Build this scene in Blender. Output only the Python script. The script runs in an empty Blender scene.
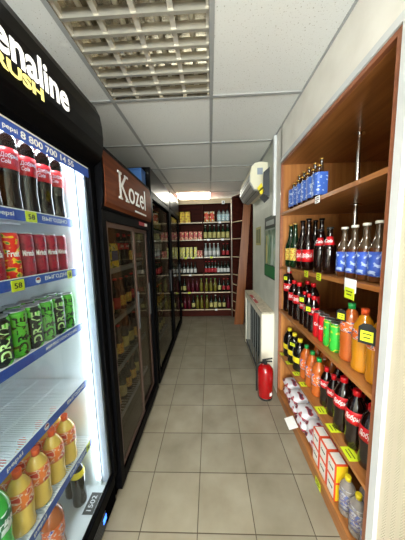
import bpy, math, random
from mathutils import Vector, Matrix, Euler
random.seed(4)
scene = bpy.context.scene
COL = scene.collection
PI = math.pi

# ------------------------------------------------------------------ materials
def lin(c):
    return tuple(((v/255)/12.92 if v/255 <= .04045 else ((v/255+.055)/1.055)**2.4) for v in c)
MATS = {}
def mat(name, rgb, rough=.5, metal=0, coat=0, alpha=1, emit=None, estr=0, spec=.5, trans=0):
    m = bpy.data.materials.new(name); m.use_nodes = True
    b = m.node_tree.nodes['Principled BSDF']
    b.inputs['Base Color'].default_value = (*lin(rgb), 1)
    b.inputs['Roughness'].default_value = rough
    b.inputs['Metallic'].default_value = metal
    b.inputs['Coat Weight'].default_value = coat
    b.inputs['Coat Roughness'].default_value = .05
    b.inputs['Specular IOR Level'].default_value = spec
    b.inputs['Transmission Weight'].default_value = trans
    if emit:
        b.inputs['Emission Color'].default_value = (*lin(emit), 1)
        b.inputs['Emission Strength'].default_value = estr
    MATS[name] = m
    return m
def nn(m, t): return m.node_tree.nodes.new(t)
def lk(m, a, b): m.node_tree.links.new(a, b)
def ramp(m, fac, stops):
    r = nn(m, 'ShaderNodeValToRGB'); e = r.color_ramp.elements
    while len(e) < len(stops): e.new(.5)
    for k, (p, c) in enumerate(stops):
        e[k].position = p; e[k].color = (*lin(c), 1)
    lk(m, fac, r.inputs['Fac']); return r
def coords(m, scale=(1, 1, 1), kind='Object', loc=(0, 0, 0), rot=(0, 0, 0)):
    tc = nn(m, 'ShaderNodeTexCoord'); mp = nn(m, 'ShaderNodeMapping')
    mp.inputs['Scale'].default_value = scale; mp.inputs['Location'].default_value = loc
    mp.inputs['Rotation'].default_value = rot
    lk(m, tc.outputs[kind], mp.inputs['Vector']); return mp.outputs['Vector']
def bsdf(m): return m.node_tree.nodes['Principled BSDF']
def noisy(name, rgb1, rgb2, scale=(8, 8, 8), rough=.5, detail=4, bump=0, lo=.35, hi=.65, kind='Object', **k):
    m = mat(name, rgb1, rough, **k)
    n = nn(m, 'ShaderNodeTexNoise'); n.inputs['Scale'].default_value = 1; n.inputs['Detail'].default_value = detail
    lk(m, coords(m, scale, kind), n.inputs['Vector'])
    r = ramp(m, n.outputs['Fac'], [(lo, rgb1), (hi, rgb2)])
    lk(m, r.outputs['Color'], bsdf(m).inputs['Base Color'])
    if bump:
        b = nn(m, 'ShaderNodeBump'); b.inputs['Strength'].default_value = bump; b.inputs['Distance'].default_value = .002
        lk(m, n.outputs['Fac'], b.inputs['Height']); lk(m, b.outputs['Normal'], bsdf(m).inputs['Normal'])
    return m
def glass(name, tint=(235, 240, 240), mixmin=.04, rough=.02, opac=0.0, rgb=(120, 120, 120)):
    """thin pane: clear straight through, mirror by fresnel, optional thin diffuse film"""
    m = bpy.data.materials.new(name); m.use_nodes = True; nt = m.node_tree; nt.nodes.clear()
    o = nt.nodes.new('ShaderNodeOutputMaterial'); t = nt.nodes.new('ShaderNodeBsdfTransparent')
    g = nt.nodes.new('ShaderNodeBsdfGlossy'); f = nt.nodes.new('ShaderNodeMath'); lw = nt.nodes.new('ShaderNodeLayerWeight'); lw.inputs['Blend'].default_value = .5
    pw = nt.nodes.new('ShaderNodeMath'); pw.operation = 'POWER'; pw.inputs[1].default_value = 5; nt.links.new(lw.outputs['Facing'], pw.inputs[0])
    f.operation = 'MULTIPLY_ADD'; f.inputs[1].default_value = .55; f.inputs[2].default_value = .03; nt.links.new(pw.outputs[0], f.inputs[0]); x = nt.nodes.new('ShaderNodeMixShader')
    t.inputs['Color'].default_value = (*lin(tint), 1); g.inputs['Roughness'].default_value = rough
    nt.links.new(f.outputs[0], x.inputs['Fac']); nt.links.new(t.outputs[0], x.inputs[1]); nt.links.new(g.outputs[0], x.inputs[2])
    last = x
    if opac:
        d = nt.nodes.new('ShaderNodeBsdfDiffuse'); d.inputs['Color'].default_value = (*lin(rgb), 1)
        y = nt.nodes.new('ShaderNodeMixShader'); y.inputs['Fac'].default_value = opac
        nt.links.new(x.outputs[0], y.inputs[1]); nt.links.new(d.outputs[0], y.inputs[2]); last = y
    nt.links.new(last.outputs[0], o.inputs['Surface'])
    MATS[name] = m
    return m
def label_mat(name, base, accent, scale=60, accent2=None, thr=.55):
    """printed wrap: base colour with blotches of the print"""
    m = mat(name, base, .45)
    n = nn(m, 'ShaderNodeTexNoise'); n.inputs['Scale'].default_value = scale; n.inputs['Detail'].default_value = 1
    lk(m, coords(m, (1, 1, 1.4)), n.inputs['Vector'])
    st = [(0, base), (thr-.02, base), (thr+.02, accent)]
    if accent2: st += [(thr+.1, accent2)]
    r = ramp(m, n.outputs['Fac'], st); lk(m, r.outputs['Color'], bsdf(m).inputs['Base Color'])
    return m

# floor tiles
TS = .3038
def floor_mat():
    m = mat('floor_tile', (170, 162, 140), .42, spec=.4)
    v = coords(m, (1, 1, 1), 'Object', loc=(.4012, -.9676+TS*20, 0))
    br = nn(m, 'ShaderNodeTexBrick'); br.offset = 0; br.squash = 1
    br.inputs['Scale'].default_value = 1
    br.inputs['Brick Width'].default_value = TS; br.inputs['Row Height'].default_value = TS
    br.inputs['Mortar Size'].default_value = .0026; br.inputs['Mortar Smooth'].default_value = .3
    br.inputs['Color1'].default_value = (*lin((152, 145, 130)), 1)
    br.inputs['Color2'].default_value = (*lin((142, 136, 122)), 1)
    br.inputs['Mortar'].default_value = (*lin((72, 62, 48)), 1)
    lk(m, v, br.inputs['Vector'])
    n = nn(m, 'ShaderNodeTexNoise'); n.inputs['Scale'].default_value = 5; n.inputs['Detail'].default_value = 5
    lk(m, coords(m), n.inputs['Vector'])
    r = ramp(m, n.outputs['Fac'], [(.3, (222, 218, 208)), (.7, (255, 255, 250))])
    mx = nn(m, 'ShaderNodeMix'); mx.data_type = 'RGBA'; mx.blend_type = 'MULTIPLY'; mx.inputs['Factor'].default_value = 1
    lk(m, br.outputs['Color'], mx.inputs[6]); lk(m, r.outputs['Color'], mx.inputs[7])
    lk(m, mx.outputs[2], bsdf(m).inputs['Base Color'])
    b = nn(m, 'ShaderNodeBump'); b.inputs['Strength'].default_value = .5; b.inputs['Distance'].default_value = .002; b.invert = True
    lk(m, br.outputs['Fac'], b.inputs['Height']); lk(m, b.outputs['Normal'], bsdf(m).inputs['Normal'])
    return m
def ceil_mat():
    m = mat('ceiling_tile', (205, 205, 200), .9)
    n = nn(m, 'ShaderNodeTexNoise'); n.inputs['Scale'].default_value = 130; n.inputs['Detail'].default_value = 2
    lk(m, coords(m), n.inputs['Vector'])
    r = ramp(m, n.outputs['Fac'], [(.28, (170, 162, 150)), (.36, (232, 232, 230))])
    lk(m, r.outputs['Color'], bsdf(m).inputs['Base Color'])
    b = nn(m, 'ShaderNodeBump'); b.inputs['Strength'].default_value = .4; b.inputs['Distance'].default_value = .002
    lk(m, n.outputs['Fac'], b.inputs['Height']); lk(m, b.outputs['Normal'], bsdf(m).inputs['Normal'])
    return m
def wood(name, c1, c2, axis='y', rough=.35):
    m = mat(name, c1, rough, coat=.1)
    sc = {'y': (28, 1.6, 28), 'z': (28, 28, 1.6), 'x': (1.6, 28, 28)}[axis]
    n = nn(m, 'ShaderNodeTexNoise'); n.inputs['Scale'].default_value = 1; n.inputs['Detail'].default_value = 6
    n.inputs['Roughness'].default_value = .6; n.inputs['Distortion'].default_value = .4
    lk(m, coords(m, sc), n.inputs['Vector'])
    r = ramp(m, n.outputs['Fac'], [(.32, c1), (.68, c2)])
    lk(m, r.outputs['Color'], bsdf(m).inputs['Base Color'])
    return m
def wallpaper_mat():
    m = mat('zigzag_wallpaper', (216, 208, 190), .6)
    v = coords(m, (1, 1, 1), rot=(0, 0, 0))
    w = nn(m, 'ShaderNodeTexWave'); w.wave_type = 'BANDS'; w.bands_direction = 'Z'; w.wave_profile = 'SIN'
    w.inputs['Scale'].default_value = 26; w.inputs['Distortion'].default_value = 0
    # zigzag: shift z by |saw(y)|
    sp = nn(m, 'ShaderNodeSeparateXYZ'); lk(m, v, sp.inputs[0])
    pp = nn(m, 'ShaderNodeMath'); pp.operation = 'PINGPONG'; pp.inputs[1].default_value = .018; lk(m, sp.outputs['Y'], pp.inputs[0])
    ad = nn(m, 'ShaderNodeMath'); ad.operation = 'ADD'; lk(m, sp.outputs['Z'], ad.inputs[0]); ml = nn(m, 'ShaderNodeMath'); ml.operation = 'MULTIPLY'; ml.inputs[1].default_value = 2.2; lk(m, pp.outputs[0], ml.inputs[0]); lk(m, ml.outputs[0], ad.inputs[1])
    cb = nn(m, 'ShaderNodeCombineXYZ'); lk(m, ad.outputs[0], cb.inputs['Z']); lk(m, cb.outputs[0], w.inputs['Vector'])
    r = ramp(m, w.outputs['Fac'], [(.2, (196, 184, 160)), (.7, (208, 198, 176))])
    lk(m, r.outputs['Color'], bsdf(m).inputs['Base Color'])
    b = nn(m, 'ShaderNodeBump'); b.inputs['Strength'].default_value = .5; b.inputs['Distance'].default_value = .003
    lk(m, w.outputs['Fac'], b.inputs['Height']); lk(m, b.outputs['Normal'], bsdf(m).inputs['Normal'])
    return m

FLOOR = floor_mat(); CEIL = ceil_mat(); WALLP = wallpaper_mat()
PLASTER = noisy('wall_plaster', (226, 221, 212), (236, 232, 224), (6, 6, 6), .8)
WALLGREEN = noisy('painted_panel_wall', (196, 200, 188), (208, 211, 200), (5, 5, 5), .6)
TRIMW = noisy('white_trim', (198, 200, 202), (210, 212, 212), (4, 4, 4), .5)
GRID = mat('ceiling_grid_metal', (165, 166, 166), .5)
OAK = wood('oak_laminate', (146, 88, 42), (182, 122, 66))
OAKV = wood('oak_laminate_upright', (158, 98, 48), (192, 130, 72), 'z')
OAKE = wood('oak_edge_band', (140, 84, 56), (160, 100, 68), 'y')
MAHO = wood('mahogany_laminate', (50, 15, 8), (74, 26, 14), 'x', .7)
MATB = bsdf(MAHO); MATB.inputs['Specular IOR Level'].default_value = .15; MATB.inputs['Coat Weight'].default_value = 0
BOARD = wood('brown_board', (118, 62, 22), (146, 84, 34), 'z')
CREAM = wood('cream_shelf_edge', (196, 176, 140), (212, 192, 158), 'x')
CHROME = mat('chrome_tube', (225, 225, 225), .12, 1)
BLACK = mat('black_plastic', (7, 7, 9), .5, spec=.03)
BLACKM = mat('black_frame', (9, 9, 10), .6, spec=.0)
HEADER = mat('glossy_black_header', (5, 4, 5), .3, spec=.12)
LINER = mat('white_liner', (228, 234, 238), .4)
WIRE = mat('white_wire', (232, 238, 242), .35)
GREYP = mat('grey_plastic', (150, 158, 172), .4)
STRIPB = mat('blue_price_strip', (52, 86, 178), .35)
WHITE = mat('white_print', (240, 240, 240), .45)
WHITEE = mat('backlit_white_letters', (255, 255, 255), .4, emit=(255, 250, 250), estr=.25)
YELE = mat('backlit_yellow_letters', (250, 240, 150), .4, emit=(250, 235, 130), estr=.2)
NEON = mat('neon_yellow_card', (212, 226, 40), .5)
INK = mat('black_ink', (20, 20, 20), .6)
LED = mat('led_strip', (255, 255, 255), .4, emit=(240, 246, 255), estr=8)
LAMPE = mat('lit_lamp_diffuser', (255, 255, 255), .5, emit=(255, 246, 226), estr=9)
GLASSC = glass('cooler_glass')
GLASSD = glass('dim_cooler_glass', (228, 226, 218), opac=.03, rgb=(120, 112, 100))  # faint brown film paints reflected haze into the panes
CLEAR = glass('window_glass')
KOZW = wood('header_wood_print', (84, 40, 20), (120, 64, 36), 'y', .6)
bsdf(KOZW).inputs['Specular IOR Level'].default_value = .1; bsdf(KOZW).inputs['Coat Weight'].default_value = 0
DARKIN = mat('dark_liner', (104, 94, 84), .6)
BROWNREFL = mat('door_frame_reflection_brown', (92, 70, 62), .4)  # brown reflection painted into the sliding door frames
ALU = noisy('brushed_reflector', (178, 168, 150), (222, 215, 200), (30, 3, 3), .22, metal=.9)
ALUW = mat('louvre_blade', (205, 200, 188), .3, metal=.55)
ALUS = mat('bright_reflector_strip', (222, 216, 204), .35, metal=.3)
TUBE = mat('unlit_tube', (225, 220, 205), .4)
RED = mat('red_enamel', (160, 8, 14), .25, coat=.5)
RUBB = mat('black_rubber', (20, 20, 20), .5)
CREAMP = mat('cream_enamel', (236, 230, 212), .45)
MARB = noisy('speckled_sill', (170, 160, 140), (205, 196, 176), (40, 40, 40), .5)
ACW = mat('aged_white_plastic', (232, 226, 200), .4)
ACG = mat('grey_vent_plastic', (150, 150, 146), .4)
DGREY = mat('dark_grey', (60, 62, 64), .5)
BLUEC = mat('blue_box_card', (30, 84, 150), .5)
# drinks
COLA = mat('cola', (22, 8, 6), .08, coat=.5)
COLAL = label_mat('red_cola_wrap', (206, 18, 30), (190, 14, 26), 30)
REDCAP = mat('red_cap', (214, 20, 30), .35)
GREENG = mat('green_glass', (12, 44, 22), .08, coat=.5)
YLAB = label_mat('yellow_label', (232, 206, 96), (200, 110, 50), 70)
GREENCAP = mat('green_cap', (26, 150, 70), .35)
BROWNG = mat('brown_glass', (60, 30, 14), .08, coat=.5)
CLEARB = mat('smoky_bottle_glass', (74, 58, 42), .06, coat=1)
CLEARW = glass('clear_plastic', (240, 240, 236), opac=.4, rgb=(190, 180, 170))
GOLD = mat('gold_cap', (196, 152, 70), .3, metal=.6)
BLAB = label_mat('blue_beer_label', (56, 90, 190), (176, 198, 234), 34, thr=.58)
BLAB2 = label_mat('blue_carton_print', (58, 98, 186), (176, 196, 230), 42, thr=.60)
SILVC = mat('silver_cap', (226, 222, 212), .3)
AMBER = mat('amber_beer', (78, 42, 18), .1, coat=.5)
ORANGE = mat('orange_soda', (206, 136, 24), .12, coat=.5)
ORANGED = mat('dark_orange_soda', (186, 92, 34), .12, coat=.5)
ORCAP = mat('orange_cap', (232, 90, 40), .35)
ORLAB = label_mat('orange_label', (226, 104, 40), (240, 226, 210), 50, (60, 60, 160), thr=.55)
KVASS = mat('dark_kvass', (16, 12, 10), .1, coat=.4)
YELL = mat('yellow_label_plain', (236, 212, 40), .4)
REDCAN = label_mat('red_can_print', (158, 16, 44), (128, 12, 40), 60)
FRUCAN = label_mat('red_fruit_can_print', (220, 36, 24), (246, 196, 40), 38, (60, 140, 50), thr=.56)
GRNCAN = label_mat('green_can_print', (52, 186, 60), (226, 214, 50), 22, (40, 160, 50), thr=.56)
DRIVC = label_mat('black_green_can_print', (16, 20, 16), (96, 200, 52), 26, thr=.60)
DRIVG = label_mat('bright_green_can_print', (84, 176, 50), (24, 40, 22), 34, thr=.6)
CANM = mat('can_aluminium', (200, 202, 204), .3, metal=.8)
JUICE = mat('peach_drink', (238, 196, 92), .12, coat=.5)
JLAB = label_mat('peach_label', (236, 120, 48), (250, 226, 200), 45, (214, 60, 40), thr=.55)
SPRITE = mat('green_plastic', (56, 190, 70), .12, coat=.5)
SPRL = label_mat('green_label', (20, 110, 60), (230, 240, 230), 36, thr=.6)
BAG = label_mat('white_sack_print', (226, 226, 232), (176, 50, 56), 16, (70, 60, 80), thr=.57)
BAGB = mat('blue_sack_band', (52, 88, 170), .45)
SUG = mat('white_carton', (238, 232, 224), .5)
SUGR = mat('orange_red_carton_edge', (222, 76, 34), .5)
SUGY = mat('yellow_carton_side', (240, 200, 30), .5)
CRISP = label_mat('red_orange_bag_print', (206, 60, 30), (244, 190, 60), 18, (240, 230, 210), thr=.5)
REDWH = label_mat('red_white_pack_print', (190, 34, 30), (240, 210, 150), 30, thr=.56)
YELBOX = label_mat('yellow_box_print', (228, 196, 30), (200, 140, 20), 20, thr=.55)
YELPK = label_mat('yellow_pack_print', (226, 212, 60), (240, 236, 190), 30, (90, 130, 40), thr=.55)
MAGENTA = mat('berry_liquor', (84, 18, 34), .15, coat=.4)
STRAW = mat('straw_wine', (112, 104, 36), .15, coat=.4)
DKGRN = mat('dark_bottle_green', (16, 34, 22), .12, coat=.4)
CLRB = mat('clear_vodka_glass', (150, 160, 156), .1, coat=.5)
AQUA = label_mat('pale_blue_label', (176, 214, 220), (236, 240, 240), 30)
WLAB = mat('white_paper_label', (214, 214, 210), .5)
CRLAB = mat('cream_paper_label', (190, 180, 110), .5)
RLAB = mat('red_paper_label', (170, 36, 44), .5)
POSTER = None

# ------------------------------------------------------------------ mesh building
class MB:
    def __init__(s): s.v = []; s.f = []; s.m = []; s.sm = []
    def add(s, vs, fs, mi=0, smooth=False):
        o = len(s.v); s.v += [tuple(p) for p in vs]
        for f in fs: s.f.append([i+o for i in f]); s.m.append(mi); s.sm.append(smooth)
        return s
    def box(s, x0, x1, y0, y1, z0, z1, mi=0):
        v = [(x0, y0, z0), (x1, y0, z0), (x1, y1, z0), (x0, y1, z0), (x0, y0, z1), (x1, y0, z1), (x1, y1, z1), (x0, y1, z1)]
        return s.add(v, [(0, 3, 2, 1), (4, 5, 6, 7), (0, 1, 5, 4), (1, 2, 6, 5), (2, 3, 7, 6), (3, 0, 4, 7)], mi)
    def prism(s, prof, a0, a1, axis='y', mi=0, smooth=False, caps=True):
        """profile of 2-D points extruded along an axis; for y the profile is (x,z), for z (x,y), for x (y,z)"""
        def P(p, a): return {'y': (p[0], a, p[1]), 'z': (p[0], p[1], a), 'x': (a, p[0], p[1])}[axis]
        n = len(prof); v = [P(p, a0) for p in prof]+[P(p, a1) for p in prof]
        s.add(v, [(i, (i+1) % n, (i+1) % n+n, i+n) for i in range(n)], mi, smooth)
        if caps: s.add(v, [tuple(range(n))[::-1], tuple(range(n, 2*n))], mi)
        return s
    def lathe(s, prof, seg=20, mi=0, c=(0, 0), split=None, smooth=True):
        n = len(prof); v = []
        for r, z in prof:
            for k in range(seg):
                a = 2*PI*k/seg; v.append((c[0]+r*math.cos(a), c[1]+r*math.sin(a), z))
        o = len(s.v); s.v += v
        for i in range(n-1):
            for k in range(seg):
                k2 = (k+1) % seg
                s.f.append([o+i*seg+k, o+i*seg+k2, o+(i+1)*seg+k2, o+(i+1)*seg+k])
                s.m.append(split(0.5*(prof[i][1]+prof[i+1][1])) if split else mi); s.sm.append(smooth)
        s.f.append([o+k for k in range(seg)][::-1]); s.m.append(mi); s.sm.append(False)
        s.f.append([o+(n-1)*seg+k for k in range(seg)]); s.m.append(split(prof[-1][1]) if split else mi); s.sm.append(False)
        return s
    def tube(s, a, b, r, seg=12, mi=0):
        a = Vector(a); b = Vector(b); d = (b-a).normalized()
        u = d.orthogonal().normalized(); w = d.cross(u)
        v = [tuple(p+(u*math.cos(2*PI*k/seg)+w*math.sin(2*PI*k/seg))*r) for p in (a, b) for k in range(seg)]
        s.add(v, [(k, (k+1) % seg, (k+1) % seg+seg, k+seg) for k in range(seg)], mi, True)
        s.add(v, [tuple(range(seg))[::-1], tuple(range(seg, 2*seg))], mi); return s
    def mesh(s, name, mats):
        me = bpy.data.meshes.new(name); me.from_pydata(s.v, [], s.f)
        for m in (mats if isinstance(mats, (list, tuple)) else [mats]): me.materials.append(m)
        me.polygons.foreach_set('material_index', s.m); me.polygons.foreach_set('use_smooth', s.sm)
        me.update(); return me
    def obj(s, name, mats, parent=None, loc=(0, 0, 0), bevel=0):
        o = bpy.data.objects.new(name, s.mesh(name, mats)); COL.objects.link(o)
        if parent: o.parent = parent
        o.location = loc
        if bevel:
            b = o.modifiers.new('Bevel', 'BEVEL'); b.width = bevel; b.segments = 2; b.limit_method = 'ANGLE'
        return o
def tag(o, label, cat, group=None):
    o['label'] = label; o['category'] = cat
    if group: o['group'] = group
    return o
def thing(name, label, cat, loc=(0, 0, 0), group=None, rz=0):
    o = bpy.data.objects.new(name, None); o.empty_display_size = .05; COL.objects.link(o)
    o.location = loc; o.rotation_euler = (0, 0, rz)
    return tag(o, label, cat, group)
def struct(name, mb, m, **k):
    o = mb.obj(name, m, **k); o['kind'] = 'structure'; return o
def dup(o, loc, rz=None, label=None, group=None, parent=None):
    c = o.copy(); COL.objects.link(c)
    if parent: c.parent = parent
    if loc is not None: c.location = loc
    if rz is not None: c.rotation_euler = (0, 0, rz)
    if label: c['label'] = label
    if group: c['group'] = group
    for ch in list(o.children): dup(ch, None, parent=c)
    return c
ORD = ['first', 'second', 'third', 'fourth', 'fifth', 'sixth', 'seventh', 'eighth', 'ninth', 'tenth', 'eleventh', 'twelfth', 'thirteenth', 'fourteenth', 'fifteenth', 'sixteenth']

def text_mesh(txt, w, h, m, depth=.001, shear=0, bold=0.0, wrap=None, z0=0):
    """lettering as a mesh fitted to w x h, centred, in the XY plane (or wrapped round a radius, facing -Y)"""
    cu = bpy.data.curves.new('t', 'FONT'); cu.body = txt; cu.size = 1; cu.extrude = .02; cu.offset = bold; cu.shear = shear
    cu.resolution_u = 3
    ob = bpy.data.objects.new('t', cu); COL.objects.link(ob)
    dg = bpy.context.evaluated_depsgraph_get(); dg.update()
    me = bpy.data.meshes.new_from_object(ob.evaluated_get(dg))
    bpy.data.objects.remove(ob); bpy.data.curves.remove(cu)
    xs = [v.co.x for v in me.vertices]; ys = [v.co.y for v in me.vertices]
    if not xs: return me
    cx, cy = (min(xs)+max(xs))/2, (min(ys)+max(ys))/2; sx = w/(max(xs)-min(xs)); sy = h/(max(ys)-min(ys))
    for v in me.vertices:
        x = (v.co.x-cx)*sx; y = (v.co.y-cy)*sy; z = (v.co.z/.04+.5)*depth
        if wrap:
            a = x/wrap; r = wrap+z
            v.co = (r*math.sin(a), -r*math.cos(a), y+z0)
        else: v.co = (x, y, z)
    me.materials.clear(); me.materials.append(m); me.update()
    return me
FACE = {'+x': (PI/2, 0, PI/2), '-x': (PI/2, 0, -PI/2), '-y': (PI/2, 0, 0)}
def lettering(name, txt, w, h, m, parent, loc, face, **k):
    o = bpy.data.objects.new(name, text_mesh(txt, w, h, m, **k)); COL.objects.link(o)
    o.parent = parent; o.location = loc; o.rotation_euler = FACE[face]; return o

# ------------------------------------------------------------------ setting
X_R = .65; Y0 = -2.6; Y1 = 5.1; HC = 2.5; XL = -1.35
struct('floor', MB().box(XL-.1, 1.8, Y0-.1, Y1+.1, -.05, 0), FLOOR)
CS = .681; CX = -.653; CY = 1.613
cells = []
lamps = {(0, -1): 'off', (0, 4): 'on', (0, -4): 'on'}
cb = MB(); gb = MB()
for i in range(-2, 3):
    for j in range(-7, 6):
        x0, x1 = CX+i*CS, CX+(i+1)*CS; y0, y1 = CY+j*CS, CY+(j+1)*CS
        x0, x1 = max(x0, XL), min(x1, X_R if y0 < 3 else .95); y0, y1 = max(y0, Y0), min(y1, Y1)
        if x1-x0 < .02 or y1-y0 < .02: continue
        if (i, j) in lamps: continue
        cb.box(x0, x1, y0, y1, HC, HC+.015)
struct('ceiling', cb, CEIL)
for i in range(-1, 2):
    x = CX+i*CS; gb.box(x-.012, x+.012, Y0, Y1, HC-.006, HC+.001)
for j in range(-6, 6):
    y = CY+j*CS; gb.box(XL, .95 if y > 3.3 else X_R, y-.012, y+.012, HC-.0055, HC+.001)
gb.box(X_R-.022, X_R, Y0, 3.35, HC-.008, HC+.001)
struct('trim_1', gb, GRID)
wl = MB().box(XL-.08, XL, Y0, Y1, 0, HC+.1); struct('wall_left', wl, PLASTER)
wb = MB().box(XL, 1.0, Y1, Y1+.08, 0, HC+.1); struct('wall_back', wb, PLASTER)
# right wall: wallpaper part near the camera, plaster above the niche, panel wall beyond it
NY0, NY1, NZ = .795, 2.02, 2.185
struct('wall_right', MB().box(X_R-.015, X_R+.1, Y0, NY0-.04, 0, HC), WALLP)
w2 = MB().box(X_R-.012, X_R+.1, NY0-.04, NY1+.02, NZ, HC)
w2.box(X_R-.012, X_R+.1, NY1, NY1+.15, 0, HC)
w2.box(X_R-.012, X_R+.1, NY0-.04, NY0, 0, NZ)
struct('wall_right_upper', w2, PLASTER)
w3 = MB().box(X_R, X_R+.1, NY1+.15, 3.35, 0, HC).box(.95, 1.0, 3.35, Y1, 0, HC)
w3.box(X_R+.1, .95, 3.27, 3.35, 0, HC)
struct('wall_right_far', w3, WALLGREEN)
tr = MB().box(X_R-.028, X_R-.012, NY0-.035, NY0, 0, NZ+.03).box(X_R-.028, X_R-.012, NY0, NY1, NZ, NZ+.03)
struct('trim_2', tr, TRIMW)
struct('trim_3', MB().box(.615, .65, 2.175, 2.225, 1.76, HC-.008), TRIMW, bevel=.003)   # cable duct down the wall
# wall behind the camera with the shop window
wn = MB()
wx0, wx1, wz0, wz1 = -.95, .45, .75, 2.25
wn.box(XL, wx0, Y0-.1, Y0, 0, HC).box(wx1, X_R+.1, Y0-.1, Y0, 0, HC).box(wx0, wx1, Y0-.1, Y0, 0, wz0).box(wx0, wx1, Y0-.1, Y0, wz1, HC)
struct('wall_front', wn, PLASTER)
wf = MB()
for a in (wx0, (wx0+wx1)/2-.025, wx1-.05): wf.box(a, a+.05, Y0-.08, Y0-.03, wz0, wz1)
wf.box(wx0+.05, wx1-.05, Y0-.08, Y0-.03, wz0, wz0+.05).box(wx0+.05, wx1-.05, Y0-.08, Y0-.03, wz1-.05, wz1)
win = struct('window_1', wf, TRIMW)
struct('window_pane', MB().box(wx0+.05, wx1-.05, Y0-.058, Y0-.052, wz0+.05, wz1-.05), CLEAR, parent=win)

# ------------------------------------------------------------------ ceiling lamps
def troffer(cx, cy, label, on):
    t = thing('ceiling_lamp', label, 'ceiling lamp', (cx, cy, HC), group='recessed ceiling lamps')
    h = CS/2-.002
    MB().box(-h, -h+.012, -h, h, -.004, .09).box(h-.012, h, -h, h, -.004, .09).box(-h+.012, h-.012, -h, -h+.012, -.004, .09).box(-h+.012, h-.012, h-.012, h, -.004, .09).obj('housing', GREYP if on else ALU, t)
    MB().box(-h, h, -h, h, .09, .1).obj('back_plate', ALU, t)
    if on:
        MB().box(-h+.012, h-.012, -h+.012, h-.012, .0, .008).obj('diffuser', LAMPE, t)
        return t
    n = 4; w = (2*h-.024)/n
    for k in range(n):
        x0 = -h+.012+k*w
        MB().tube((x0+w/2, -h+.03, .06), (x0+w/2, h-.03, .06), .013, 12).obj('tube', TUBE, t)
    for k in range(n+1):       # lengthwise V-shaped reflectors
        x = -h+.012+k*w
        MB().prism([(x-.012, .004), (x+.012, .004), (x+.005, .05), (x-.005, .05)], -h+.014, h-.014, 'y').obj('reflector', ALUS, t)
    for k in range(8):
        y = -h+.045+k*(2*h-.09)/7
        MB().prism([(y-.008, -.002), (y+.008, -.002), (y+.003, .042), (y-.003, .042)], -h+.013, h-.013, 'x').obj('louvre_blade', ALUW, t)
    for k in range(4):
        for e in (-1, 1):
            MB().box(-h+.012+(k+.5)*w-.016, -h+.012+(k+.5)*w+.016, e*(h-.028)-.008, e*(h-.028)+.008, .03, .09).obj('lamp_holder', WHITE, t)
    return t
troffer(CX+CS/2, CY-CS/2, 'unlit square ceiling lamp with silver louvre grid, nearest the viewer', False)
troffer(CX+CS/2, CY+4.5*CS, 'lit square ceiling lamp above the far display unit', True)
troffer(CX+CS/2, CY-3.5*CS, 'unseen square fill lamp added in the ceiling behind the viewer', True)  # added lamp out of view, brightens the foreground

# ------------------------------------------------------------------ bottle and can kit (fronts face -Y locally)
def bprof(kind, h, r):
    P = {
     'pet': [(.80, 0), (.97, .02), (1, .06), (.97, .2), (.93, .3), (1, .40), (1, .62), (.97, .70), (.72, .80), (.42, .885), (.34, .92), (.34, .945)],
     'petdome': [(.80, 0), (.97, .02), (1, .06), (.95, .18), (.91, .30), (.97, .42), (1, .46), (1, .70), (1, .76), (.95, .82), (.80, .87), (.55, .905), (.36, .93), (.34, .955)],
     'petfat': [(.80, 0), (.97, .02), (1, .07), (.92, .18), (.98, .32), (1, .45), (1, .60), (.9, .72), (.6, .83), (.36, .89), (.30, .92), (.30, .945)],
     'beer': [(.9, 0), (1, .015), (1, .50), (.97, .56), (.75, .64), (.48, .72), (.40, .80), (.37, .93), (.42, .94), (.42, .97)],
     'wine': [(.9, 0), (1, .015), (1, .56), (.92, .62), (.55, .70), (.38, .76), (.36, .94), (.4, .95), (.4, .97)],
     'longneck': [(.9, 0), (1, .015), (1, .46), (.93, .52), (.7, .60), (.48, .70), (.38, .82), (.34, .95), (.38, .955), (.38, .975)],
    }[kind]
    return [(a*r, b*h) for a, b in P]
def radius_at(pr, z):
    for (r0, z0), (r1, z1) in zip(pr, pr[1:]):
        if z0 <= z <= z1: return r0+(r1-r0)*(z-z0)/max(z1-z0, 1e-6)
    return pr[-1][0]
PROT = {}
def bottle_proto(key, name, kind, h, r, liquid, cap, label, lz=(.36, .64), text=None, tm=None, upper=None, fill=.8, textrel=(.55, .5), seg=20, capr=None, text2=None):
    pr = bprof(kind, h, r)
    root = bpy.data.objects.new(name, MB().lathe(pr, seg, split=(lambda z: 1 if (upper and z > fill*h) else 0)).mesh(name, [liquid, upper or liquid]))
    # body is a part; root is an empty
    e = bpy.data.objects.new(name, None); e.empty_display_size = .03
    root.name = 'bottle_body'; root.parent = e
    kids = [root]
    zt = pr[-1][1]; cr = capr or pr[-1][0]*1.18
    c = bpy.data.objects.new('cap', MB().lathe([(cr, zt-.012 if kind[:3] == 'pet' else zt-.004), (cr, h-.002), (cr*.9, h)], 14).mesh('cap', cap)); c.parent = e; kids.append(c)
    if label:
        z0, z1 = lz[0]*h, lz[1]*h
        zs = [z0+(z1-z0)*q/4 for q in range(5)]
        l = bpy.data.objects.new('label', MB().lathe([(radius_at(pr, z)+.0008, z) for z in zs], seg).mesh('label', label)); l.parent = e; kids.append(l)
        if text:
            rr = max(radius_at(pr, z) for z in zs)+.0012
            tmesh = text_mesh(text, textrel[0]*rr*PI*.9, textrel[1]*(z1-z0), tm or WHITE, .0006, shear=.25, bold=.012, wrap=rr, z0=(z0+z1)/2)
            t = bpy.data.objects.new('lettering', tmesh); t.parent = l; kids.append(t)
    PROT[key] = (e, kids)
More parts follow.
